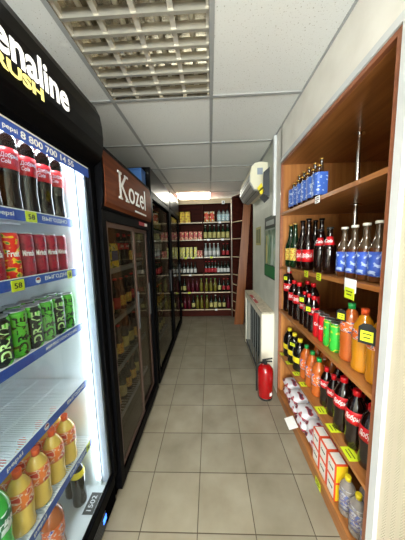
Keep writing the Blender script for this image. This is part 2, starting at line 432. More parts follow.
def can_proto(key, name, h, r, body, text=None, seg=20, tm=None, vertical=False):
    e = bpy.data.objects.new(name, None); kids = []
    b = bpy.data.objects.new('can_body', MB().lathe([(r*.8, 0), (r*.86, .003), (r, .012), (r, h-.016), (r*.88, h-.003)], seg).mesh('can_body', body)); b.parent = e; kids.append(b)
    l = bpy.data.objects.new('lid', MB().lathe([(r*.9, h-.004), (r*.9, h), (r*.82, h), (r*.80, h-.003)], seg).mesh('lid', CANM)); l.parent = e; kids.append(l)
    if text:
        w_, h_ = (.9*h*.8, r*.9) if vertical else (r*1.2, h*.13)
        if vertical:
            tmesh = text_mesh(text, w_, h_, tm or WHITE, .0006, bold=.02)
            for v in tmesh.vertices:
                x, y, z = v.co; a = y/(r+.0005); v.co = (-(r+.0005+z)*math.sin(a), -(r+.0005+z)*math.cos(a), x+h*.5)
            t = bpy.data.objects.new('lettering', tmesh)
        else:
            t = bpy.data.objects.new('lettering', text_mesh(text, w_, h_, tm or WHITE, .0006, bold=.015, wrap=r+.0005, z0=h*.55))
        t.parent = b; kids.append(t)
    PROT[key] = (e, kids)
USED = set()
def put(key, x, y, z, rz, label, cat='bottle', group=None, scale=None):
    e, kids = PROT[key]
    if key not in USED:
        USED.add(key); o = e; COL.objects.link(o)
        for k in kids: COL.objects.link(k)
    else:
        o = e.copy(); COL.objects.link(o); mp = {e: o}
        for k in kids:
            c = k.copy(); COL.objects.link(c); c.parent = mp[k.parent]; mp[k] = c
    o.location = (x, y, z+.0015); o.rotation_euler = (0, 0, rz)
    if scale: o.scale = scale
    else: o.scale = (1, 1, 1)
    for k_ in ('label', 'category', 'group'):
        if k_ in o: del o[k_]
    return tag(o, label, cat, group)

bottle_proto('cola05', 'cola_bottle', 'pet', .25, .034, COLA, REDCAP, COLAL, (.5, .7), 'Добрый', textrel=(.6, .5))
bottle_proto('colafr', 'cola_bottle', 'petdome', .305, .0385, COLA, REDCAP, COLAL, (.47, .70), 'Добрый\nCola', textrel=(.5, .5))
bottle_proto('cola1', 'cola_bottle', 'pet', .30, .046, COLA, REDCAP, COLAL, (.46, .68), 'Добрый', textrel=(.6, .55))
bottle_proto('cola2', 'cola_bottle', 'pet', .375, .049, COLA, REDCAP, COLAL, (.50, .68), 'Добрый', textrel=(.6, .5))
bottle_proto('colag', 'cola_bottle', 'longneck', .36, .042, COLA, BLACK, COLAL, (.16, .40), 'Добрый', textrel=(.6, .45))
bottle_proto('colas', 'cola_bottle', 'beer', .27, .038, COLA, INK, COLAL, (.62, .80), 'Cola', textrel=(.5, .4))
bottle_proto('greeny', 'green_glass_bottle', 'longneck', .36, .044, GREENG, GOLD, YLAB, (.16, .44))
bottle_proto('beer', 'beer_bottle', 'beer', .255, .0335, AMBER, SILVC, BLAB, (.10, .50), upper=CLEARB, fill=.58)
bottle_proto('brown', 'beer_bottle', 'longneck', .30, .03, BROWNG, GOLD, None, upper=CLEARB, fill=.62)
bottle_proto('brownf', 'beer_bottle', 'longneck', .215, .03, BROWNG, GOLD, None)
bottle_proto('orange', 'orange_drink_bottle', 'petfat', .30, .048, ORANGED, GREENCAP, ORLAB, (.52, .70), upper=None)
bottle_proto('orangey', 'orange_drink_bottle', 'petfat', .30, .048, ORANGE, ORCAP, ORLAB, (.52, .68))
bottle_proto('orangesm', 'orange_drink_bottle', 'petfat', .26, .044, ORANGED, GREENCAP, ORLAB, (.30, .60))
bottle_proto('kvass', 'dark_drink_bottle', 'petfat', .26, .054, KVASS, YELL, YELL, (.28, .46))
bottle_proto('juice', 'peach_drink_bottle', 'petfat', .235, .040, JUICE, ORCAP, JLAB, (.45, .72))
bottle_proto('sprite', 'green_soda_bottle', 'pet', .30, .048, SPRITE, GREENCAP, SPRL, (.42, .64), 'Sprite', textrel=(.6, .45))
bottle_proto('darkyel', 'dark_drink_bottle', 'pet', .27, .034, KVASS, YELL, YELL, (.62, .74))
bottle_proto('water', 'wrapped_bottle', 'pet', .215, .036, CLEARW, YELL, label_mat('wrinkled_wrap', (176, 178, 182), (120, 90, 76), 60, (90, 110, 170), thr=.5), (.18, .72))
can_proto('canred', 'drink_can', .165, .031, REDCAN, 'Mirinda')
can_proto('canfru', 'drink_can', .165, .031, FRUCAN, 'Fruit')
can_proto('canb', 'drink_can', .168, .033, DRIVC, 'DRIVE', vertical=True, tm=mat('pale_green_print', (190, 226, 150), .4))
can_proto('cang', 'drink_can', .168, .033, DRIVG, 'DRIVE', vertical=True, tm=INK)
can_proto('canred2', 'drink_can', .165, .032, COLAL, 'Cola')
can_proto('cangrn', 'drink_can', .165, .032, GRNCAN)

# ------------------------------------------------------------------ recessed shelving on the right
case = thing('shelving_niche', 'wide wood laminate shelving recessed in the right wall, full of drinks', 'shelves', (.63, 1.4, 0))
ox, oy = .63, 1.4
XB = 1.65
def cbx(name, m, x0, x1, y0, y1, z0, z1, parent=case, bevel=0.0015):
    return MB().box(x0-ox, x1-ox, y0-oy, y1-oy, z0, z1).obj(name, m, parent, bevel=bevel)
cbx('side_panel', OAKV, .652, XB, NY1-.02, NY1, 0, NZ)
cbx('side_panel', OAKV, .652, XB, NY0, NY0+.02, 0, NZ)
cbx('back_panel', OAK, XB, XB+.02, NY0, NY1, 0, NZ)
cbx('top_panel', OAK, .652, XB, NY0+.02, NY1-.02, NZ-.02, NZ)
cbx('edge_strip', OAKE, .63, .652, NY1-.022, NY1, 0, NZ)
cbx('edge_strip', OAKE, .63, .652, NY0, NY0+.03, 0, NZ)
cbx('edge_strip', OAKE, .63, .652, NY0+.03, NY1-.022, NZ-.02, NZ)
def zs3(y): return 1.2855+(2.0-y)/1.2*.042
SH = [(1.757, 1.757), (1.283, 1.325), (.886, .886), (.47, .47)]
for za, zn in SH:
    mb = MB()
    a, b = NY1-.022-oy, NY0+.021-oy
    v = []
    for x in (.632-ox, XB-ox):
        for (y, z) in ((a, za), (b, zn)):
            v += [(x, y, z), (x, y, z-.022)]
    # v: 0 nfar top,1 far bot,2 near top,3 near bot (front), 4..7 back
    mb.add(v, [(0, 2, 3, 1), (4, 5, 7, 6), (0, 4, 6, 2), (1, 3, 7, 5), (0, 1, 5, 4), (2, 6, 7, 3)])
    mb.obj('shelf', OAK, case, bevel=.001)
cbx('bottom_shelf', OAK, .652, XB, NY0+.02, NY1-.02, .05, .07)
cbx('plinth', OAK, .632, .65, NY0+.03, NY1-.022, 0, .085)
pole = MB()
px, py = .943, 1.476
MB().tube((px-ox, py-oy, .07), (px-ox, py-oy, NZ-.02), .0125, 20).obj('pole', CHROME, case)
for z in (NZ-.028, 1.757, 1.757-.03):
    MB().lathe([(.032, z), (.032, z+.004), (.018, z+.008)], 20, c=(px-ox, py-oy)).obj('pole_flange', CHROME, case)

def face_rz(x, y, mixx=1.0):
    """turn a bottle (front -Y) to look between the aisle and the shop front"""
    dx, dy = -x*1.0-.35, -y*.9
    return math.atan2(dy, dx)+PI/2

def pt(key, x, y, z, label, **k): return put(key, x, y, z, face_rz(x, y), label, **k)
# shelf 1 (top): brown bottles and the blue carton
z = 1.757
for k, (y) in enumerate((1.945, 1.853, 1.76, 1.667, 1.575)):
    pt('brown', .765, y, z, 'tall brown bottle with gold cap behind the blue carton, %s from the far end' % ORD[k], group='brown bottles on the top niche shelf')
for k in range(6):
    y = 1.865-k*.083
    pt('brownf', .692, y, z, 'short brown bottle inside the blue carton, %s from the far end' % ORD[k], group='bottles in the blue carton')
ct = thing('beer_carton', 'blue printed carton wrapped round a row of brown bottles on the top shelf', 'carton', (.692, 1.655, z))
cv = []
for k in range(6):                      # board pressed round each bottle of the front row
    yc = 1.865-k*.083-1.655
    for q in range(7):
        a = PI/2-q*PI/6; cv.append((-.016-.022*math.cos(a), yc+.0405*math.sin(a)))
cv = cv+[(.034, cv[-1][1]), (.034, cv[0][1])]
MB().prism(cv, .03, .165, 'z', smooth=False, caps=False).obj('carton_sleeve', BLAB2, ct)
# price cards
CARDN = {}
def card(x, y, z, label, face='-x', w=.045, h=.035, m=NEON, marks=True, group='yellow price cards on the niche shelves', tilt=0, txt=None):
    t = thing('price_card', label, 'price card', (x, y, z), group=group)
    if face == '-x': MB().box(-.0015, 0, -w/2, w/2, -h/2, h/2).obj('card', m, t)
    elif face == '+x': MB().box(0, .0015, -w/2, w/2, -h/2, h/2).obj('card', m, t)
    else: MB().box(-w/2, w/2, -.0015, 0, -h/2, h/2).obj('card', m, t)
    if txt: lettering('print', txt, w*.6, h*.5, INK, t, (.0016 if face == '+x' else -.0016, 0, 0) if face != '-y' else (0, -.0016, 0), face, bold=.01)
    elif marks:
        b = MB()
        for q, (a, l) in enumerate(((.28, .6), (-.02, .75), (-.3, .4))):
            if face == '-x': b.box(-.0021, -.0015, -w*l/2, w*l/2, h*a-.0022, h*a+.0022)
        if b.v: b.obj('print', INK, t)
    if tilt: t.rotation_euler = (0, tilt, 0)
    return t
card(.63, 1.33, 1.742, 'small white price card on the top shelf edge below the blue carton', m=WHITE, w=.055, h=.04)
# shelf 2
for k, y in enumerate((1.93, 1.83)):
    pt('greeny', .70, y, zs3(y), ['green glass bottle with yellow label at the far end of the second shelf', 'green glass bottle with yellow label beside the tall cola bottles'][k], group='green glass bottles')
for k, (x, y) in enumerate(((.70, 1.69), (.70, 1.59), (.79, 1.78), (.79, 1.685), (.79, 1.59))):
    pt('colag', x, y, zs3(y), ['tall cola bottle in the front row beside the green glass bottles', 'tall cola bottle in the front row beside the shorter cola bottles', 'tall cola bottle of the back row, nearest the green glass bottles', 'tall cola bottle in the middle of the back row', 'tall cola bottle of the back row behind the shorter cola bottles'][k], group='tall cola bottles on the second shelf')
for k, (x, y) in enumerate(((.70, 1.42), (.70, 1.31))):
    pt('colas', x, y, zs3(y), ['shorter cola bottle next to the tall cola bottles on second shelf', 'shorter cola bottle next to the blue labelled beer bottles'][k], group='shorter cola bottles')
for k, y in enumerate((1.17, 1.09, 1.01, .935, .862)):
    pt('beer', .70, y, zs3(y), 'beer bottle with blue label and white cap, %s from the left in its row' % ORD[k], group='blue labelled beer bottles')
for k, y in enumerate((1.77, 1.446, 1.28)):
    card(.6295, y, zs3(y)-.015, ['small white price card on the second shelf edge, beside the green glass bottles', 'yellow price card below the tall cola bottles on second shelf edge', 'yellow price card below the shorter cola bottles on second shelf edge'][k], m=WHITE if k == 0 else NEON, w=.05, h=.042, marks=k > 0)
t = thing('price_card_pair', 'white card over a yellow card hung below the blue labelled beer bottles', 'price card', (.628, .99, 1.30))
MB().box(-.002, 0, -.04, .04, -.03, .03).obj('white_card', WHITE, t)
MB().box(-.004, -.002, -.033, .033, -.062, -.012).obj('yellow_card', NEON, t)
MB().box(-.005, -.004, -.022, .022, -.030, -.026).box(-.005, -.004, -.016, .016, -.045, -.040).obj('print', INK, t)
# shelf 3
z = .886
def S3(key, x, y, label, **k): return pt(key, x, y, z, label, **k)
S3('cola2', .695, 1.93, 'largest cola bottle at the far end of the third shelf', group='cola bottles on the third shelf')
for k, (x, y) in enumerate(((.69, 1.80), (.69, 1.70), (.78, 1.76), (.78, 1.66))):
    S3('cola1', x, y, 'cola bottle with red cap on third shelf, %s' % ['front row beside the largest one', 'front row beside the half-litre ones', 'back row beside the largest one', 'back row behind the half-litre ones'][k], group='cola bottles on the third shelf')
for k, (x, y) in enumerate(((.69, 1.60), (.69, 1.527), (.69, 1.455))):
    S3('cola05', x, y, 'half-litre cola bottle on the third shelf, %s' % ['beside the taller cola bottles', 'in the middle of three', 'beside the red cans'][k], group='half-litre cola bottles')
for k, y in enumerate((1.385, 1.319)):
    S3('canred2', .69, y, ['red drink can beside the half-litre cola bottles', 'red drink can beside the green cans'][k], cat='can', group='red cans in the niche')
for k, y in enumerate((1.253, 1.187)):
    S3('cangrn', .69, y, ['green drink can beside the red cans', 'green drink can beside the orange drink bottles'][k], cat='can', group='green cans in the niche')
S3('orange', .712, 1.10, 'dark orange drink bottle with a green cap beside the green cans')
S3('orangey', .712, 1.003, 'yellow orange drink bottle with orange cap, between its two neighbours', group='yellow orange drink bottles')
S3('orangey', .712, .905, 'yellow orange drink bottle closest to the viewer at shelf end', group='yellow orange drink bottles')
def necktag(x, y, z, label, w=.04, h=.05, yellow=True, rz=-1.0, s=1):
    t = thing('neck_tag', label, 'price tag', (x, y, z), rz=rz, group='price tags hung on bottle necks')
    MB().prism([(-w/2, -h/2), (w/2, -h/2), (w/2, h*.3), (w*.2, h/2), (-w*.2, h/2), (-w/2, h*.3)], -.001, .001, 'y').obj('holder', INK, t)
    MB().box(-w*.36, w*.36, -.0022, -.001, -h*.36, h*.14).obj('card', NEON, t)
    MB().box(-w*.25, w*.25, -.003, -.0022, -h*.02, h*.03).box(-w*.2, w*.2, -.003, -.0022, -h*.2, -h*.15).obj('print', INK, t)
    return t
necktag(.645, 1.88, 1.20, 'price tag on the neck of the largest cola bottle', .045, .06)
necktag(.642, 1.533, 1.10, 'price tag on the necks of the front cola bottles', .045, .06)
necktag(.648, 1.44, 1.06, 'price tag on the half-litre cola bottles', .045, .06)
necktag(.652, 1.085, 1.13, 'price tag on the dark orange drink bottle', .045, .06)
necktag(.640, .885, 1.115, 'large black price tag with yellow card on the yellow orange drinks', .062, .088, rz=-.9)
# shelf 4
z = .47
S3('kvass', .705, 1.92, 'dark drink bottle with yellow label, leftmost on the fourth shelf', group='dark drink bottles with yellow labels')
S3('kvass', .705, 1.805, 'dark drink bottle with yellow label in the middle of its three', group='dark drink bottles with yellow labels')
S3('kvass', .705, 1.69, 'dark drink bottle with yellow label nearest the orange drinks', group='dark drink bottles with yellow labels')
necktag(.645, 1.69, .69, 'price tag on the dark drink bottles', .06, .05)
for k, (x, y) in enumerate(((.71, 1.585), (.71, 1.49), (.71, 1.395), (.81, 1.62), (.81, 1.52), (.81, 1.42))):
    S3('orangesm', x, y, 'orange drink bottle with green cap on the fourth shelf, %s' % ['front row, beside the dark bottles', 'front row, middle', 'front row, beside the colas', 'back row, beside the dark bottles', 'back row, middle', 'back row, beside the colas'][k], group='orange drink bottles on the fourth shelf')
for k, (x, y, key) in enumerate(((.71, 1.30, 'cola05'), (.71, 1.22, 'cola05'), (.80, 1.33, 'cola05'), (.80, 1.25, 'cola05'), (.71, 1.125, 'cola1'), (.71, 1.02, 'cola1'), (.71, .915, 'cola1'), (.82, 1.16, 'cola1'), (.82, 1.05, 'cola1'), (.82, .92, 'cola1'))):
    S3(key, x, y, '%s cola bottle with red cap on the fourth shelf, %s' % ('small' if key == 'cola05' else 'large', ['front row beside the orange drinks', 'front row beside the large ones', 'back row beside the orange drinks', 'back row beside the large ones', 'front row, farthest away', 'front row, second from far', 'front row, nearest the viewer', 'back row, farthest one', 'back row, middle one', 'back row, nearest the viewer'][k]), group='cola bottles on the fourth shelf')
for k, (y, w) in enumerate(((1.94, .05), (1.79, .05), (1.63, .05), (1.50, .05), (1.25, .06), (1.12, .06), (.97, .075))):
    t = thing('price_card', 'yellow price card lying on the fourth shelf front, %s from the far end' % ORD[k], 'price card', (.66, y, .4712), group='yellow price cards on the fourth shelf')
    MB().box(-.028, .028, -w/2, w/2, 0, .0012).obj('card', NEON, t)
    MB().box(-.012, -.008, -w*.3, w*.3, .0012, .0018).box(.004, .008, -w*.35, w*.35, .0012, .0018).obj('print', INK, t)
# bottom shelf: sacks, boxes, wrapped bottles
def pillow(name, label, loc, sx, sy, sz, rot, mats, group, band=True):
    t = thing(name, label, 'pack', loc, group=group); t.rotation_euler = rot
    n = 12; v = []; f = []; 
    for side in (1, -1):
        for i in range(n+1):
            for j in range(n+1):
                a, b = i/n*2-1, j/n*2-1
                th = (max(0, (1-a**4))*max(0, (1-b**4)))**.5
                v.append((a*sx/2*(1-.04*b*b), b*sy/2*(1-.04*a*a), side*sz/2*(th*.94+.06)+sz/2))
    for s_ in range(2):
        o = s_*(n+1)**2
        for i in range(n):
            for j in range(n):
                q = [o+i*(n+1)+j, o+(i+1)*(n+1)+j, o+(i+1)*(n+1)+j+1, o+i*(n+1)+j+1]
                f.append(q if s_ == 0 else q[::-1])
    N = (n+1)**2
    def ring():
        r = [(i, 0) for i in range(n)]+[(n, j) for j in range(n)]+[(i, n) for i in range(n, 0, -1)]+[(0, j) for j in range(n, 0, -1)]
        return [i*(n+1)+j for i, j in r]
    R_ = ring()
    for a, b in zip(R_, R_[1:]+R_[:1]): f.append([a, a+N, b+N, b])
    mb = MB(); mb.v = v
    for q in f:
        cx_ = sum(v[i][0] for i in q)/4
        mb.f.append(q); mb.sm.append(True); mb.m.append(1 if (band and cx_ > sx*.02 and cx_ < sx*.2) else 0)
    mb.obj('wrapper', mats, t); return t
PG = 'white sacks stacked on the bottom shelf'
sl = [((.775, 1.885), .10, 'at the far end', .0), ((.765, 1.715), .10, 'second from the far end', .0), ((.76, 1.55), .10, 'third from the far end', .0), ((.772, 1.395), .10, 'beside the orange and white boxes', .0)]
for k, ((x, y), hz, where, ry) in enumerate(sl):
    pillow('sack', 'white printed sack on the bottom shelf, lower layer, %s' % where, (x, y, .071), .23, .155, .095, (0, 0, .02*(k % 2)), [BAG, BAGB], PG)
for k, ((x, y), hz, where, ry) in enumerate(sl):
    pillow('sack', 'white printed sack on the bottom shelf, upper layer, %s' % where, (x-.005, y-.01, .168), .23, .155, .085, (0, 0, -.02*(k % 2)), [BAG, BAGB], PG)
t = thing('white_card', 'blank white card sticking out over the floor in front of the sacks', 'card', (.6, 1.55, .12))
MB().box(-.04, .03, -.055, .055, 0, .002).obj('card_sheet', WHITE, t); t.rotation_euler = (0, -.35, 0)
def sugar_box(x, y, z, label):
    t = thing('carton_box', label, 'box', (x, y, z), group='orange edged boxes on the bottom shelf')
    w, d, h = .082, .066, .112
    MB().box(-d/2, d/2, -w/2, w/2, 0, h).obj('carton', SUGR, t, bevel=.001)
    MB().box(-d/2-.0008, -d/2, -w/2+.009, w/2-.009, .009, h-.009).obj('front_print', SUG, t)
    MB().box(-d/2+.007, d/2-.007, -w/2+.007, w/2-.007, h, h+.0006).obj('top_print', SUG, t)
    MB().box(-d/2+.006, d/2, -w/2-.0008, -w/2, .005, h-.008).obj('side_print', SUGY, t)
    lettering('lettering', 'Caxap', w*.55, h*.17, INK, t, (-d/2-.001, 0, h*.56), '-x', bold=.01)
    return t
for lay in (0, 1):
    for k, y in enumerate((1.285, 1.197, 1.109)):
        sugar_box(.687, y, .071+lay*.1135, 'white and orange box, %s layer, %s' % (['lower', 'upper'][lay], ['beside the sacks', 'in the middle', 'nearest the wrapped bottles'][k]))
for k, (x, y) in enumerate(((.692, 1.022), (.692, .94), (.772, .99), (.692, .858))):
    put('water', x, y, .071, 0, 'plastic wrapped bottle with yellow cap on the bottom shelf, %s' % ['front row, beside the boxes', 'front row, in the middle', 'back row', 'front row, nearest the viewer'][k], group='wrapped bottles with yellow caps')
card(.628, 1.19, .032, 'yellow price card on the plinth below the boxes', w=.06, h=.045, marks=True)

# ------------------------------------------------------------------ cooler 1 (bright drinks cooler)
c1 = thing('drinks_cooler', 'brightly lit black drinks cooler with white lettering on its header, nearest the viewer', 'refrigerator', (-.9, .74, 0))
o1 = (-.9, .74)
def cb1(name, m, x0, x1, y0, y1, z0, z1, parent=c1, bevel=0):
    return MB().box(x0-o1[0], x1-o1[0], y0-o1[1], y1-o1[1], z0, z1).obj(name, m, parent, bevel=bevel)
A0, A1 = .36, 1.122
cab = MB()
for b in ((-1.27, -.64, A0, A0+.03, .1, 2.0), (-1.27, -.64, A1-.035, A1, .1, 2.0), (-1.27, -1.24, A0+.03, A1-.035, .1, 2.0), (-1.27, -.64, A0, A1, 2.0, 2.17), (-1.27, -.60, A0, A1, .0, .1)):
    cab.box(b[0]-o1[0], b[1]-o1[0], b[2]-o1[1], b[3]-o1[1], b[4], b[5])
cab.obj('cabinet', BLACK, c1)
ln = MB()
for b in ((-1.24, -.64, A0+.03, A0+.05, .15, 1.97), (-1.24, -.645, A1-.055, A1-.035, .15, 1.97), (-1.24, -1.22, A0+.05, A1-.055, .15, 1.97), (-1.24, -.645, A0+.03, A1-.035, 1.97, 1.99), (-1.24, -.62, A0+.03, A1-.035, .10, .15)):
    ln.box(b[0]-o1[0], b[1]-o1[0], b[2]-o1[1], b[3]-o1[1], b[4], b[5])
ln.obj('liner', LINER, c1)
# header with bulged front
prof = [(-.62, 1.90), (-.575, 1.90), (-.53, 1.935), (-.518, 1.98), (-.515, 2.03), (-.517, 2.08), (-.524, 2.13), (-.545, 2.175), (-.575, 2.19), (-.62, 2.19)]
prof = [(a-o1[0], b) for a, b in prof]
h1 = MB().prism(prof, A0-o1[1], A1-o1[1]).obj('header', HEADER, c1, bevel=.008)
lettering('header_lettering', 'adrenaline', .43, .088, WHITEE, h1, (-.5145-o1[0], .643-o1[1], 2.040), '+x', bold=.022, depth=.0015)
l2 = lettering('header_lettering', 'RUSH', .165, .034, YELE, h1, (-.5145-o1[0], .645-o1[1], 1.975), '+x', bold=.035, depth=.0015)
l2['label'] = 'smaller yellowish lettering'
# door
df = MB()
for b in ((A1-.036, A1, .17, 1.92), (A0, A0+.035, .17, 1.92)):
    df.box(-.60-o1[0], -.575-o1[0], b[0]-o1[1], b[1]-o1[1], b[2], b[3])
df.box(-.60-o1[0], -.575-o1[0], A0+.035-o1[1], A1-.036-o1[1], 1.88, 1.92).box(-.60-o1[0], -.575-o1[0], A0+.035-o1[1], A1-.036-o1[1], .14, .205)
door1 = df.obj('door', BLACK, c1, bevel=.003)
cb1('door_glass', GLASSC, -.589, -.585, A0+.035, A1-.036, .205, 1.88, parent=door1)
cb1('gasket', GREYP, -.638, -.601, A1-.052, A1-.036, .17, 1.895, parent=door1)
top = cb1('phone_strip', STRIPB, -.5845, -.583, A0+.035, A1-.038, 1.835, 1.874, parent=door1)
lettering('lettering', '8 800 700 14 55', .265, .023, WHITE, top, (-.5828-o1[0], .835-o1[1], 1.855), '+x', bold=.02, depth=.0006)
lettering('lettering', 'pepsi', .05, .018, WHITE, top, (-.5828-o1[0], .667-o1[1], 1.853), '+x', bold=.005, depth=.0006)
cb1('strip_line', WHITE, -.5845, -.583, A0+.035, A1-.038, 1.875, 1.880, parent=door1)
cb1('base_grille', BLACKM, -.60, -.588, A0+.02, A1-.02, .01, .12)
gm = MB()
for k in range(6): gm.box(-.588-o1[0], -.585-o1[0], A0+.04-o1[1], A1-.14-o1[1], .02+k*.016, .027+k*.016)
gm.obj('grille_slats', DGREY, c1)
cb1('indicator_light', mat('blue_indicator', (40, 90, 230), .3, emit=(50, 110, 255), estr=2), -.588, -.584, .955, .985, .055, .085)
# LED strips just behind the door frame
led = cb1('led_strip', LED, -.664, -.645, A1-.068, A1-.056, .20, 1.86)
cb1('led_strip', LED, -.664, -.645, A0+.052, A0+.064, .20, 1.86)
cb1('led_strip', LED, -.70, -.68, A0+.08, A1-.09, 1.95, 1.962)
# shelves
SZ = [1.628, 1.392, 1.115, .812, .475]
for k, zz in enumerate(SZ):
    sh = MB()
    xa, xb, ya, yb = -1.215-o1[0], -.664-o1[0], A0+.053-o1[1], A1-.069-o1[1]
    q = ya
    while q < yb:
        sh.tube((xa, q, zz-.004), (xb, q, zz-.004), .0022, 6); q += .0095
    for x in (-1.2, -1.06, -.93, -.80, -.675):
        sh.box(x-o1[0]-.004, x-o1[0]+.004, ya, yb, zz-.012, zz-.0056)
    s = sh.obj('wire_shelf', WIRE, c1)
    st = MB().box(-.663-o1[0], -.660-o1[0], A0+.053-o1[1], A1-.069-o1[1], zz-.030, zz+.006).obj('price_strip', STRIPB, s)
    MB().box(-.6602-o1[0], -.6592-o1[0], A0+.053-o1[1], A1-.069-o1[1], zz+.0065, zz+.010).obj('strip_line', WHITE, s)
    w = {0: [('ВЫГОДНО', .93, .15), ('pepsi', .70, .06)], 1: [('ВЫГОДНО', .91, .15)], 2: [('#ВМЕСТЕВКУСНЕЕ', .90, .20)], 3: [('ВЫГОДНО', .95, .13), ('pepsi', .62, .06)], 4: [('ВЫГОДНО', .93, .15), ('pepsi', .68, .06)]}[k]
    for txt, y, ww in w:
        lettering('lettering', txt, ww, .019 if k != 2 else .013, WHITE, st, (-.6598-o1[0], y-o1[1], zz-.012), '+x', bold=.01, depth=.0005)
    if k in (1, 3):
        yb_ = {1: .80, 3: .76}[k]
        MB().tube((-.660-o1[0], yb_-o1[1], zz-.012), (-.6592-o1[0], yb_-o1[1], zz-.012), .012, 20).obj('round_emblem', WHITE, st)
        MB().add([(-.6588-o1[0], yb_-o1[1]+.010*math.cos(a*PI/8), zz-.012+.010*math.sin(a*PI/8)) for a in range(9)], [tuple(range(9))]).obj('emblem_half', RLAB, st)
for k, (y, zz, txt) in enumerate(((.80, 1.628, '58'), (.71, 1.388, '58'), (.985, 1.388, '58'), (1.0, .475, '58'))):
    card(-.6590, y, zz-.012, ['yellow price card on the strip below the cola bottles', 'yellow price card on the strip below the fruit can', 'yellow price card on the strip at the right of the red cans', 'yellow price card on the strip below the peach drinks'][k], face='+x', w=.05 if k < 2 else .03, h=.038, txt=txt, group='price cards in the bright cooler')
t = thing('floor_label', 'dark label with a white number on the cooler floor', 'label', (-.66, .98, .151))
MB().box(-.02, .035, -.05, .05, 0, .001).obj('label_plate', DGREY, t)
o = lettering('number', '1502', .07, .025, WHITE, t, (.006, 0, .0012), '+x'); o.rotation_euler = (0, 0, PI/2)
# contents: fronts turned to the aisle
def rzL(x, y): return math.atan2(-y*.5, .9)+PI/2
def F(key, x, y, z, label, **k): return put(key, x, y, z, rzL(x, y), label, **k)
for k, y in enumerate((.615, .696, .777, .858, .939, 1.019)):
    F('colafr', -.712, y, SZ[0], 'cola bottle on the top shelf of the bright cooler, %s from left' % ORD[k], group='cola bottles in the bright cooler')
for k, y in enumerate((.615, .696, .777, .858, .939, 1.019)):
    F('colafr', -.80, y, SZ[0], 'cola bottle in the second row of the cooler top shelf, %s from left' % ORD[k], group='cola bottles in the bright cooler')
ys = [.672+.0635*q for q in range(6)]
for k, y in enumerate(ys):
    F('canfru' if k == 1 else 'canred', -.70, y, SZ[1], 'red fruit drink can with yellow print on the second cooler shelf' if k == 1 else 'dark red drink can on the second cooler shelf, %s from left' % ORD[k], cat='can', group='red cans in the bright cooler')
for k, y in enumerate(ys):
    F('canred', -.77, y, SZ[1], 'dark red drink can of the back row, %s from left' % ORD[k], cat='can', group='red cans in the bright cooler')
for k, y in enumerate([.660+.0675*q for q in range(6)]):
    g = k in (1, 3, 5)
    F('cang' if g else 'canb', -.70, y, SZ[2], '%s energy drink can on third cooler shelf, %s from left' % ('bright green' if g else 'black and green', ORD[k]), cat='can', group='energy drink cans')
    F('canb' if g else 'cang', -.775, y, SZ[2], '%s energy drink can behind the front row, %s from left' % ('black and green' if g else 'bright green', ORD[k]), cat='can', group='energy drink cans')
for k, (x, y) in enumerate(((-.712, .668), (-.712, .752), (-.712, .84), (-.712, .925), (-.80, .70), (-.80, .79), (-.80, .88), (-.80, .97))):
    F('juice', x, y, SZ[4], 'peach drink bottle in the %s row of the fifth cooler shelf, %s from left' % ('front' if k < 4 else 'back', ORD[k % 4]), group='peach drink bottles')
F('sprite', -.715, .572, SZ[4]-.02+.02, 'green soda bottle on the fifth cooler shelf beside the peach drinks')
F('orangesm', -.72, .80, .151, 'orange drink bottle on the cooler floor')
F('darkyel', -.72, .985, .151, 'dark bottle with yellow cap on the cooler floor, left one', group='dark bottles on the cooler floor')
F('darkyel', -.785, 1.022, .151, 'dark bottle with yellow cap on the cooler floor, right one', group='dark bottles on the cooler floor')

